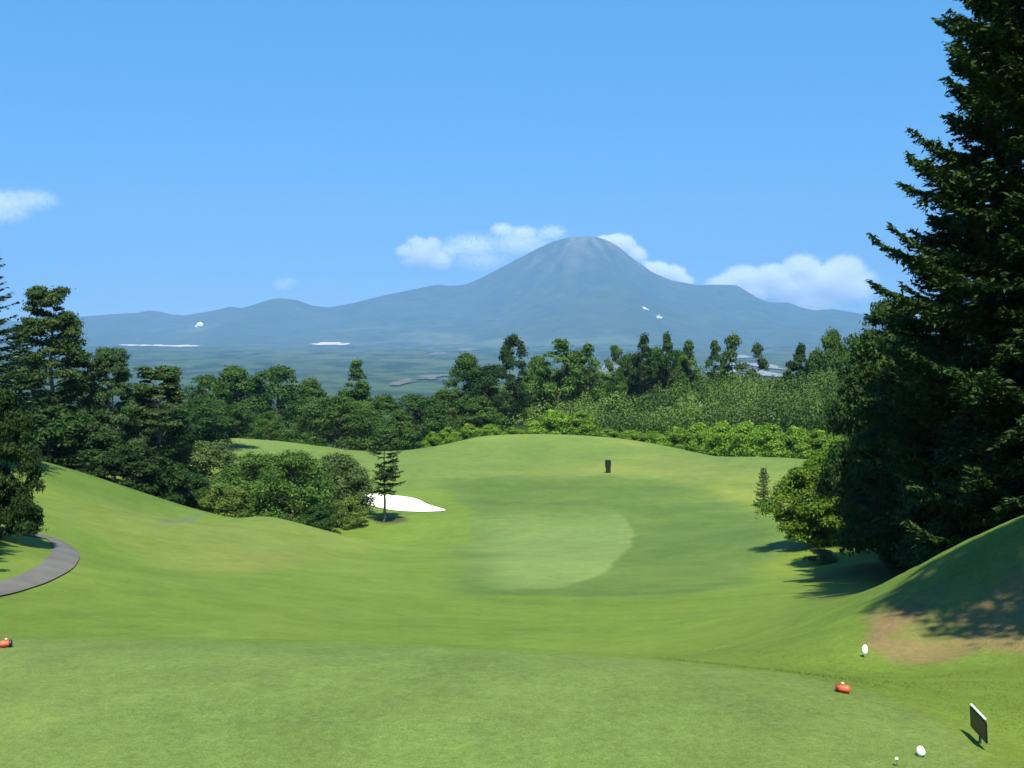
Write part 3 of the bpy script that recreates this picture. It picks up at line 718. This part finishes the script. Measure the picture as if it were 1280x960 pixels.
BL = broadleaf
kind('round', 9, 7, BL(11, 9, 7, .12, 95, 24000, .115, 'round', mat='dark', csize=.13))
kind('round2', 9, 7.5, BL(12, 9, 7.5, .06, 110, 26000, .11, 'egg', mat='mid', csize=.12))
kind('broadbright', 7, 9, BL(13, 7, 9, .03, 120, 30000, .105, 'dome', mat='mid', csize=.11))
kind('lolly', 9, 4, BL(14, 9, 4, .45, 34, 9000, .10, 'round', mat='dark', csize=.17, bark='palebark', trunk_r=.11))
kind('airy', 9, 4.5, BL(15, 9, 4.5, .16, 46, 10000, .10, 'egg', mat='mid', csize=.14, trunk_r=.10))
kind('spire', 9, 3, BL(19, 9, 3, .15, 26, 6000, .10, 'egg', mat='pine', csize=.22, trunk_r=.09, spread=.8))
kind('oval', 8, 4.5, BL(16, 8, 4.5, .08, 60, 15000, .10, 'egg', mat='dark', csize=.14))
kind('conebroad', 9, 6, BL(17, 9, 6, .04, 90, 22000, .105, 'cone', mat='mid', csize=.12))
kind('shrub', 2, 3, BL(21, 2, 3, .0, 60, 14000, .06, 'dome', mat='bright', csize=.13, flat=.9))
kind('shrubdark', 2.4, 3, BL(22, 2.4, 3, .0, 60, 14000, .06, 'dome', mat='dark', csize=.13))
kind('shrubolive', 2, 2.6, BL(23, 2, 2.6, .0, 50, 11000, .05, 'dome', mat='olive', csize=.14))
kind('bushgrey', 4, 4.6, BL(24, 4, 4.6, .03, 120, 42000, .055, 'dome', mat='grey', csize=.11))
kind('bushtall', 4.4, 3.4, BL(25, 4.4, 4.4, .0, 120, 44000, .052, 'dome', mat='mid', csize=.11, flat=1.1, spread=.45))
kind('bushgrey2', 4, 3.2, BL(26, 4, 3.8, .0, 100, 36000, .052, 'dome', mat='grey', csize=.12, flat=1.1, spread=.45))
kind('maple', 3.4, 3.5, BL(27, 3.4, 3.5, .02, 190, 90000, .042, 'egg', mat='maple', csize=.12, flat=.8, spread=.35))
kind('lefttree', 5, 4, BL(28, 5, 4, .0, 130, 60000, .06, 'dome', mat='dark', csize=.12))
kind('righttree', 7, 5, BL(29, 7, 5, .03, 190, 90000, .06, 'dome', mat='dark', csize=.11, flat=.7))
kind('lowbrown', .7, 1.1, BL(30, .7, 1.1, .0, 30, 6000, .026, 'dome', mat='brownleaf', csize=.16))
kind('pine', 10, 5, BL(31, 10, 5, .34, 130, 44000, .075, 'layer', mat='pine', csize=.115, flat=.5, bark='palebark', spread=.6))
kind('highpine', 13, 4.8, BL(33, 13, 4.8, .5, 80, 26000, .085, 'round', mat='pine', csize=.15, flat=.5, spread=.5))
kind('pine2', 8, 5, BL(32, 8, 5, .14, 140, 50000, .075, 'layer', mat='firmid', csize=.12, flat=.5, bark='palebark', spread=.55))
kind('fir', 12, 5.2, conifer(41, 12, 2.6, .08, .42, 6, .16, .15, 'firmid', step=.09, asp=.36, droop=.14))
kind('youngfir', 5, 2.0, conifer(42, 5, 1.0, .36, .30, 5, .065, .07, 'pine', step=.03, asp=.36, droop=.05, gap=.4, lenvar=.8, bark='palebark', power=.45, tw_len=.5))
kind('tinyfir', 2, 1.2, conifer(43, 2, .6, .03, .13, 5, .08, .05, 'firmid', step=.035, asp=.4))
CB = dict(bark='darkbark')
kind('cedar', 16, 6.4, conifer(44, 16, 3.2, .03, .42, 7, .065, .09, 'fir', step=.042, asp=.34, droop=.16, lenvar=.72, gap=.35, power=.62, tw_len=.40, **CB))
kind('cedar2', 15, 6.6, conifer(45, 15, 3.3, .02, .42, 7, .065, .095, 'fir', step=.042, asp=.34, droop=.12, lenvar=.74, gap=.35, power=.5, tw_len=.40, **CB))
kind('cedarleft', 14, 6, conifer(46, 14, 3.0, .1, .75, 7, .12, .10, 'fir', step=.055, asp=.36, droop=.10, lenvar=.3, gap=.2, power=.6, **CB))

# --- left side
plant('cedarleft', -30, 44, 288, 190, 'dark tiered fir whose branch tips reach in at the left photo edge', None, 'fir_tree')
plant('pine', 64, 58, 360, 100, 'tall pine with bare pale trunk, tallest of the trees on the left', None, 'pine_tree', rot=.6)
plant('pine2', 140, 60, 436, 74, 'bluish-green pine just right of the tallest pine on the left', None, 'pine_tree', rot=2.2)
plant('pine', 196, 64, 459, 108, 'layered pine with a yellowish top at the right end of the left pine group', None, 'pine_tree', rot=4.0)
plant('pine2', 100, 66, 470, 90, 'shaded pine filling the gap behind the two left pines', None, 'pine_tree', rot=1.0)
plant('fir', 25, 62, 405, 120, 'dark fir in shade between the left photo edge and the tall pine', None, 'fir_tree')
plant('lefttree', -4, 27, 488, 98, 'dark leafy bush beside the cart path at the left photo edge', None, 'leafy_bush', 'bush', rot=.3)
for i, (px, d, tp, w, lab) in enumerate([
        (60, 56, 508, 130, 'broad dark shrub below the bare pine trunk at the top of the left slope'),
        (120, 57, 540, 110, 'dark shrub right of the bare pine trunk along the left slope'),
        (165, 56, 556, 100, 'dark shrub halfway along the upper edge of the left grass slope'),
        (205, 57, 575, 80, 'leafy shrub near the lower end of the left slope hedge'),
        (240, 60, 592, 70, 'low leafy shrub where the left slope hedge meets the path')]):
    plant('shrubdark', px, d, tp, w, lab, 'shrubs along the left slope', 'leafy_shrub', 'shrub')
for i, (px, d, tp) in enumerate([(180, 72, 500), (230, 80, 505), (150, 74, 520), (95, 72, 520), (30, 68, 500), (255, 90, 500)]):
    plant('round', px, d, tp, 110, 'dark broadleaf tree in the shaded wood behind the left pines', 'trees in the shaded wood behind the left pines')
# --- shrubs in the hollow, centre left
plant('bushgrey', 258, 66, 553, 112, 'rounded grey-green bush at the left of the hollow clump', None, 'leafy_bush', 'bush')
plant('bushtall', 316, 63, 568, 92, 'dark upright bush left of centre in the hollow clump', None, 'leafy_bush', 'bush')
plant('bushtall', 364, 60, 566, 96, 'tallest dark upright bush in the middle of the hollow clump', None, 'leafy_bush', 'bush')
plant('bushgrey2', 422, 66, 568, 80, 'grey-green oval bush at the right end of the hollow clump beside the bunker', None, 'leafy_bush', 'bush')
plant('shrubolive', 280, 58, 604, 60, 'olive shrub at the front left foot of the hollow clump', None, 'leafy_shrub', 'shrub')
plant('shrubdark', 240, 62, 598, 60, 'small leafy shrub tucked left of the olive shrub', None, 'leafy_shrub', 'shrub')
plant('shrubdark', 395, 58, 632, 60, 'low dark shrub spreading at the front right foot of the hollow clump', None, 'leafy_shrub', 'shrub')
plant('shrubolive', 436, 62, 622, 44, 'pale yellow-green shrub at the right foot of the hollow clump', None, 'leafy_shrub', 'shrub')
plant('bushgrey2', 402, 64, 590, 40, 'narrow pale-tipped bush between the tall bush and the oval bush', None, 'leafy_bush', 'bush')
# --- young conifer by the bunker
x_, y_ = YOUNG
plant('youngfir', 480, y_, 541, 50, 'young conifer with bare lower trunk standing in front of the white bunker', None, 'young_conifer', 'tree', rot=1.2)
# --- tree line centre
TL = [('round', 262, 128, 470, 90, 'round dark tree at the left end of the far tree row'),
      ('round2', 292, 122, 459, 100, 'dark domed tree, left of the two joined domes in the far row'),
      ('round', 345, 124, 459, 100, 'dark domed tree, right of the two joined domes in the far row'),
      ('round2', 388, 128, 474, 74, 'dark rounded tree between the joined domes and the pointed tree'),
      ('conebroad', 445, 124, 452, 76, 'pointed green tree rising behind the bright broad tree'),
      ('broadbright', 420, 104, 496, 116, 'broad bright green tree standing forward left of the young conifer'),
      ('broadbright', 336, 112, 514, 56, 'low bright tree under the joined domes'),
      ('round2', 480, 122, 494, 84, 'dark tree directly behind the young conifer'),
      ('round', 520, 122, 494, 90, 'dark tree in the shaded row right of the young conifer'),
      ('round2', 556, 126, 488, 84, 'dull green tree in front of the pale rock outcrop'),
      ('round2', 583, 130, 443, 80, 'spreading tree left of the slender tall tree'),
      ('round', 615, 126, 457, 80, 'dark round tree touching the slender tall tree on its left'),
      ('lolly', 642, 128, 419, 40, 'slender tree with a round head on a bare trunk in mid tree line'),
      ('airy', 700, 132, 424, 72, 'feathery tree with an uneven top right of the slender tall tree'),
      ('airy', 735, 134, 430, 50, 'dark-edged tree on the right of the feathery tree'),
      ('airy', 768, 134, 432, 40, 'thin leaning tree over the pale gap in the tree line'),
      ('oval', 805, 134, 420, 56, 'dense oval tree, left of the pair below the mountain scar'),
      ('oval', 834, 136, 418, 50, 'dense oval tree, right of the pair below the mountain scar'),
      ('airy', 860, 136, 426, 44, 'open tree just right of the dense oval pair'),
      ('airy', 893, 140, 426, 36, 'thin spire tree left of the twin spires over the thicket'),
      ('spire', 916, 139, 419, 44, 'thin spire tree right of the twin spires over the thicket'),
      ('spire', 946, 142, 430, 32, 'lone thin spire tree between the twin spires and the right cluster'),
      ('oval', 1000, 128, 432, 60, 'dark tree at the left of the cluster beside the big conifers'),
      ('round2', 1040, 130, 414, 70, 'tallest tree of the cluster beside the big conifers'),
      ('oval', 1075, 126, 428, 60, 'tree of the cluster half hidden by the big conifers')]
for a in TL: plant(a[0], a[1], a[2], a[3], a[4], a[5], 'trees of the far tree line')
for px, d, tp, w in ((785, 138, 444, 64), (820, 139, 436, 70), (850, 139, 440, 64), (720, 136, 440, 80), (672, 134, 446, 70), (905, 143, 452, 40), (1020, 134, 440, 60), (1060, 131, 438, 60)):
    plant('round2', px, d, tp, w, 'leafy tree filling in between the taller trees above the thicket', 'trees filling in above the thicket')
for px, d, tp, w in ((240, 112, 510, 70), (280, 116, 520, 60), (310, 116, 516, 50), (385, 118, 520, 60), (455, 116, 505, 70), (500, 118, 512, 70), (545, 122, 505, 80), (600, 124, 495, 80)):
    plant('round2', px, d, tp, w, 'low dark tree filling the shaded foot of the far tree line', 'low trees at the foot of the far tree line')
# --- bright shrubs along the far mound
plant('shrub', 690, 119, 513, 62, 'large bright green shrub, left half of the clipped pair on the far mound crest', 'bright shrubs along the far mound', 'leafy_shrub', 'shrub')
plant('shrub', 726, 119, 515, 58, 'large bright green shrub, right half of the clipped pair on the far mound crest', 'bright shrubs along the far mound', 'leafy_shrub', 'shrub')
hed = [(540, 117, 540, 30), (560, 118, 534, 34), (585, 118, 530, 40), (612, 119, 531, 36), (640, 120, 534, 34), (662, 119, 536, 30), (760, 119, 537, 40), (790, 118, 538, 44), (818, 116, 539, 44), (846, 114, 534, 52), (876, 112, 530, 58),
       (905, 108, 528, 60), (935, 104, 528, 64), (965, 100, 531, 66), (995, 97, 534, 66), (1025, 94, 538, 70), (1052, 90, 545, 60), (1080, 86, 540, 70), (1110, 80, 540, 80)]
for px, d, tp, w in hed:
    plant('shrub', px, d, tp, w, 'low bright green shrub in the hedge along the back edge of the far mound', 'hedge shrubs along the back of the far mound', 'leafy_shrub', 'shrub')
# --- right side
plant('maple', 1026, 40, 566, 118, 'rounded bright green bush at the foot of the big conifers', None, 'leafy_bush', 'bush', rot=.5)
plant('lowbrown', 1028, 35.5, 686, 46, 'low brownish shrub under the rounded bright green bush', None, 'leafy_shrub', 'shrub')
plant('tinyfir', 956, 66, 586, 26, 'tiny dark fir on the grass left of the rounded bright bush', None, 'young_fir', 'tree')
plant('cedar', 1300, 19.5, -260, 352, 'tall dark conifer filling the right photo edge', None, 'conifer_tree', rot=.9)
plant('cedar2', 1240, 25, -80, 300, 'dark conifer standing left of and behind the tallest right conifer', None, 'conifer_tree', rot=2.0)
plant('cedar', 1176, 28, 262, 225, 'dark conifer behind the tallest right conifer, showing at its lower left', None, 'conifer_tree', rot=4.2)
plant('righttree', 1112, 33, 380, 150, 'leafy tree at the left flank of the big conifers', None, 'broadleaf_tree', rot=1.3)
plant('righttree', 1150, 30, 420, 170, 'leafy tree in deep shade under the big conifers', None, 'broadleaf_tree', rot=3.3)
plant('lefttree', 1120, 42, 500, 130, 'shaded bush behind the rounded bright bush', None, 'leafy_bush', 'bush')
plant('lefttree', 1210, 24, 560, 180, 'shaded bush at the foot of the tallest right conifer', None, 'leafy_bush', 'bush')
pr = at(1178, 456, 21.7)
t = thing('marking_ribbon', 'thin red and yellow ribbon hanging in the dark right conifer', 'ribbon', tuple(pr))
yel = plain_mat('yellow_ribbon', (.75, .42, .05), .6, .2, .15, 40)
def strip(pts, w_, mat, nm):
    bm = bmesh.new(); prev = None
    for (x0, y0, z0), tw in pts:
        a = bm.verts.new((x0 - w_ * math.cos(tw), y0 - w_ * math.sin(tw), z0)); b = bm.verts.new((x0 + w_ * math.cos(tw), y0 + w_ * math.sin(tw), z0))
        if prev: bm.faces.new((prev[0], prev[1], b, a))
        prev = (a, b)
    o = bm_obj(nm, bm, mat, t); md = o.modifiers.new('thick', 'SOLIDIFY'); md.thickness = .004
strip([((0, 0, 0), .2), ((.012, .01, -.05), .9), ((-.01, 0, -.10), .1), ((.005, -.01, -.15), -.6)], .035, red, 'red_band')
strip([((.005, -.01, -.15), -.4), ((0, 0, -.22), .5), ((.01, .01, -.30), -.2), ((-.015, 0, -.37), .4), ((-.03, 0, -.42), .1)], .022, yel, 'yellow_tail')
# neighbours of the big conifers, out of the frame on the sunny side
def plant_at(kd, x, y, H, W, label, name='conifer_tree', rot=0):
    h, w, (tm, cm) = KIND[kd]
    o = thing(name, label, 'tree', (x, y, gz(x, y) - .05), 'conifers beside the tee outside the picture', rot)
    for nm, me in (('trunk', tm), ('crown', cm)):
        a = link(nm, me, o); a.scale = (W / w, W / w, H / h)
plant_at('highpine', 11.4, 8.8, 13.5, 5.0, 'high-crowned pine standing above the bank, outside the picture', 'pine_tree', 2)
plant_at('highpine', 9.4, 6.9, 13, 4.2, 'leaning pine beside the high-crowned pine, outside the picture', 'pine_tree', 4)
plant_at('highpine', 7.5, 7.6, 12.6, 3.6, 'conifer beside the tee that shades the bare bank')
plant_at('cedar2', 12.2, 14.6, 21, 7, 'tall conifer right of the tee, outside the picture', rot=1)
plant_at('cedar', 16.0, 19, 20, 7.5, 'tall conifer behind the bank, outside the picture', rot=2)
plant_at('cedar2', 13.0, 21.5, 19, 6, 'conifer behind the bank between the tall ones, outside the picture', rot=3)
plant_at('cedar', -11.4, 18.6, 14, 3.2, 'conifer left of the tee that shades the cart path', rot=1.5)

# --- thicket: one mass of stems and leaves nobody could count
def thicket():
    rg = np.random.default_rng(77); Vs, Ts = [], []
    n = 800
    px = rg.uniform(560, 1105, n); d = rg.uniform(118, 150, n)
    dmin = np.interp(px, [560, 800, 1000, 1105], [124, 121, 104, 92])
    d = dmin + (d - 118) * np.interp(px, [560, 1105], [1.0, 1.3])
    top = np.interp(px, [560, 620, 700, 760, 850, 950, 1000, 1060, 1105], [500, 486, 468, 470, 468, 478, 476, 462, 450])
    topf = np.interp(px, [560, 800, 900, 1105], [522, 520, 515, 505])
    k = (d - dmin) / 34.0
    tp = topf + (top - topf) * np.clip(k * 1.5, 0, 1) + rg.normal(size=n) * 4 + 16 * (fbm(px / 38, d / 9, 3) - .5)
    tn = np.clip(2.6 * (fbm(px / 45 + 3, d / 10 + 5, 3) - .5) + .42 + .25 * (px < 790), 0, 1)
    x = (px - CX) / F * d; zt = np.array([at(a, b, c)[2] for a, b, c in zip(px, tp, d)])
    zg = ground_z(x, d)
    for i in range(n):
        r_ = rg.uniform(.9, 1.7); m = 300
        dd = rg.normal(size=(m, 3)); dd /= np.linalg.norm(dd, axis=1)[:, None]
        c = np.array([x[i], d[i], zt[i] - r_ * .8])
        P = c + dd * r_ * (.5 + .6 * rg.random(m) ** .6)[:, None]
        lo = rg.random(m) < .3
        P[lo, 2] = zg[i] + (P[lo, 2] - zg[i]) * rg.random(lo.sum())
        al = np.array([0, 0, 1.]) + rg.normal(size=(m, 3)) * .55
        v, _ = leaves(P, dd + rg.normal(size=(m, 3)) * .6 + np.array([0, -.0, .4]), .13 * (.7 + .8 * rg.random(m)), rg, .42, al)
        Vs.append(v); Ts.append(np.repeat(np.clip(.55 * tn[i] + .2 * rg.random() + .3 * rg.random(m), 0, 1), 4))
    V = np.vstack(Vs)
    o = link('thicket', mesh_from('thicket', V, np.arange(len(V)).reshape(-1, 4), mat=M['willow'], tone=np.concatenate(Ts)))
    tag(o, 'dense dull green thicket covering the slope behind the far mound', 'thicket', None, 'stuff')
thicket()

# ------------------------------------------------------------------ clouds behind the mountain
def cloud(label, D, puffs, dens, amp=1.0, nscale=1.0, edge=(.18, .5)):
    """puffs: (px, py, rx, ry) in photo measure at distance D"""
    k = D / F
    C = np.array([at(p[0], p[1], D) for p in puffs]); C[:, 1] += np.random.default_rng(len(puffs)).uniform(-60, 60, len(puffs))
    org = C.mean(0); C = C - org
    Rr = np.array([(p[2] * k, (p[2] + p[3]) * .5 * k, p[3] * k) for p in puffs])
    bm = bmesh.new()
    for c, r_ in zip(C, Rr):
        g = bmesh.ops.create_icosphere(bm, subdivisions=3, radius=1)
        for v in g['verts']: v.co = Vector((v.co.x * r_[0] + c[0], v.co.y * r_[1] + c[1], v.co.z * r_[2] + c[2]))
    tmp = bpy.data.meshes.new('tmp'); bm.to_mesh(tmp); bm.free()
    o = link('cloud', tmp); md = o.modifiers.new('r', 'REMESH'); md.mode = 'VOXEL'; md.voxel_size = float(min(Rr[:, 2].min() * .3, 60))
    dg = bpy.context.evaluated_depsgraph_get(); me = bpy.data.meshes.new_from_object(o.evaluated_get(dg)); o.modifiers.clear(); o.data = me; me.name = 'cloud'
    bpy.data.meshes.remove(tmp)
    m, nt, out = new_mat('cloud_vapour'); L = nt.links.new
    tc = N(nt, 'ShaderNodeTexCoord'); prev = None
    big = float(np.median(Rr[:, 0]))
    nz = nt.nodes.new('ShaderNodeTexNoise'); nz.inputs['Scale'].default_value = nscale * 2.2 / big; nz.inputs['Detail'].default_value = 7; nz.inputs['Roughness'].default_value = .66; L(tc.outputs['Object'], nz.inputs['Vector'])
    wts = [p[4] if len(p) > 4 else 1.0 for p in puffs]
    for c, r_ in zip(C, Rr):
        s = N(nt, 'ShaderNodeVectorMath', operation='SUBTRACT'); L(tc.outputs['Object'], s.inputs[0]); s.inputs[1].default_value = c
        dv = N(nt, 'ShaderNodeVectorMath', operation='DIVIDE'); L(s.outputs[0], dv.inputs[0]); dv.inputs[1].default_value = r_
        ln = N(nt, 'ShaderNodeVectorMath', operation='LENGTH'); L(dv.outputs[0], ln.inputs[0])
        f = N(nt, 'ShaderNodeMath', operation='SUBTRACT'); f.inputs[0].default_value = 1.0; L(ln.outputs['Value'], f.inputs[1])
        fw = N(nt, 'ShaderNodeMath', operation='MULTIPLY'); L(f.outputs[0], fw.inputs[0]); fw.inputs[1].default_value = wts.pop(0); f = fw
        if prev is None: prev = f.outputs[0]
        else:
            mxn = N(nt, 'ShaderNodeMath', operation='SMOOTH_MAX'); L(prev, mxn.inputs[0]); L(f.outputs[0], mxn.inputs[1]); mxn.inputs[2].default_value = .12; prev = mxn.outputs[0]
    nn = maprange(nt, nz.outputs['Fac'], .28, .72, 1 - .95 * amp, 1 + .8 * amp)
    mu = N(nt, 'ShaderNodeMath', operation='MULTIPLY'); L(prev, mu.inputs[0]); L(nn, mu.inputs[1])
    mr = N(nt, 'ShaderNodeMapRange', interpolation_type='SMOOTHSTEP'); L(mu.outputs[0], mr.inputs[0])
    mr.inputs[1].default_value, mr.inputs[2].default_value, mr.inputs[3].default_value, mr.inputs[4].default_value = edge[0], edge[1], 0, dens
    pv = N(nt, 'ShaderNodeVolumePrincipled'); pv.inputs['Color'].default_value = (.99, .99, .99, 1); L(mr.outputs[0], pv.inputs['Density']); pv.inputs['Anisotropy'].default_value = -.2
    L(pv.outputs[0], out.inputs['Volume']); me.materials.clear(); me.materials.append(m)
    m.cycles.volume_step_rate = .6 if hasattr(m, 'cycles') else 1
    o.location = org
    return tag(o, label, 'cloud', 'clouds around the mountain')
D = 13500
cloud('faint wispy cloud at the left photo edge high above the hills', D, [(2, 256, 52, 26), (40, 250, 44, 18), (-20, 262, 50, 26), (10, 268, 40, 18)], .003, 1.3, 3.0, (.08, .7))
cloud('white puffy cloud left of the summit trailing a thin band towards it', D, [(530, 318, 32, 24), (508, 314, 20, 13), (520, 303, 17, 12), (550, 326, 24, 18), (541, 306, 17, 13), (514, 326, 22, 12, .8), (562, 314, 22, 14, .7), (628, 288, 22, 13, .85), (655, 290, 28, 13, .7), (590, 308, 64, 28, .46), (650, 306, 74, 30, .46), (605, 326, 80, 26, .38), (690, 292, 30, 16, .6)], .010, 1.3, 3.2, (.12, .58))
cloud('small white cloud tucked behind the upper right shoulder of the summit', D, [(772, 308, 30, 20), (790, 320, 24, 18), (758, 304, 22, 14)], .016, 1.3, 2.6, (.10, .5))
cloud('small white cloud low on the right slope of the summit', D, [(822, 340, 26, 18), (842, 343, 22, 16), (806, 334, 18, 12), (852, 352, 20, 12)], .016, 1.3, 2.6, (.10, .5))
cloud('largest white cumulus cloud above the right ridge', D, [(1001, 336, 34, 24), (1055, 340, 36, 28), (930, 348, 38, 22), (965, 346, 34, 22), (1030, 352, 44, 28), (990, 360, 60, 26), (905, 356, 34, 16), (1060, 362, 40, 28), (1010, 380, 80, 28, .6), (940, 366, 50, 20, .7), (1075, 350, 34, 22, .6)], .009, 1.3, 3.8, (.10, .5))
cloud('tiny pale cloud puff above the left foothill', D, [(355, 356, 18, 11), (362, 352, 14, 8)], .004, 1.2, 1.8, (.1, .7))

# ------------------------------------------------------------------ haze
bm = bmesh.new(); bmesh.ops.create_cube(bm, size=1)
for v in bm.verts: v.co = Vector((v.co.x * 19000, 5550 + v.co.y * 12900, 485 + v.co.z * 1190))
m, nt, out = new_mat('haze_air')
pv = N(nt, 'ShaderNodeVolumePrincipled'); pv.inputs['Color'].default_value = (.20, .395, .72, 1); pv.inputs['Density'].default_value = 1.02e-4; pv.inputs['Anisotropy'].default_value = -.3
nt.links.new(pv.outputs[0], out.inputs['Volume'])
hz = bm_obj('haze', bm, m, None, False); tag(hz, kind='stuff')

# ------------------------------------------------------------------ light, sky, camera
EL, AZ = R(62), R(8)                        # sun behind the camera, a little to the right
sd = Vector((math.sin(AZ) * math.cos(EL), -math.cos(AZ) * math.cos(EL), math.sin(EL)))
li = bpy.data.lights.new('sun', 'SUN'); li.energy = 5.0; li.angle = R(.53); li.color = (1, .95, .80)
so = bpy.data.objects.new('sun', li); COL.objects.link(so); so.rotation_euler = (-sd).to_track_quat('-Z', 'Y').to_euler(); so.location = (20, -60, 80)
w = bpy.data.worlds.new('World'); scene.world = w; w.use_nodes = True
nt = w.node_tree; nt.nodes.clear()
sky = nt.nodes.new('ShaderNodeTexSky'); sky.sky_type = 'NISHITA'; sky.sun_disc = False; sky.sun_elevation = EL; sky.sun_rotation = math.pi - AZ
sky.altitude = 3000; sky.air_density = 1.5; sky.dust_density = 0; sky.ozone_density = 10.0
bg = nt.nodes.new('ShaderNodeBackground'); bg.inputs['Strength'].default_value = .05
skc = mixrgb(nt, 'MIX', .35, sky.outputs[0], (.75, 6.9, 15.0))
ow = nt.nodes.new('ShaderNodeOutputWorld'); nt.links.new(skc, bg.inputs[0]); nt.links.new(bg.outputs[0], ow.inputs[0])
cam = bpy.data.cameras.new('camera'); co = bpy.data.objects.new('camera', cam); COL.objects.link(co)
cam.lens = 36 * F / 1280; cam.sensor_width = 36; cam.clip_start = .1; cam.clip_end = 40000
co.location = (0, 0, EYE); co.rotation_euler = (math.pi / 2 - PITCH, 0, 0)
scene.camera = co
vs = scene.view_settings; vs.view_transform = 'Standard'; vs.look = 'None'; vs.gamma = 1; vs.exposure = 1.15; vs.use_curve_mapping = False
cy = scene.cycles; cy.use_denoising = True; cy.max_bounces = 6; cy.diffuse_bounces = 2; cy.glossy_bounces = 1; cy.transmission_bounces = 2; cy.transparent_max_bounces = 8; cy.volume_bounces = 6
cy.use_adaptive_sampling = True; cy.caustics_reflective = False; cy.caustics_refractive = False
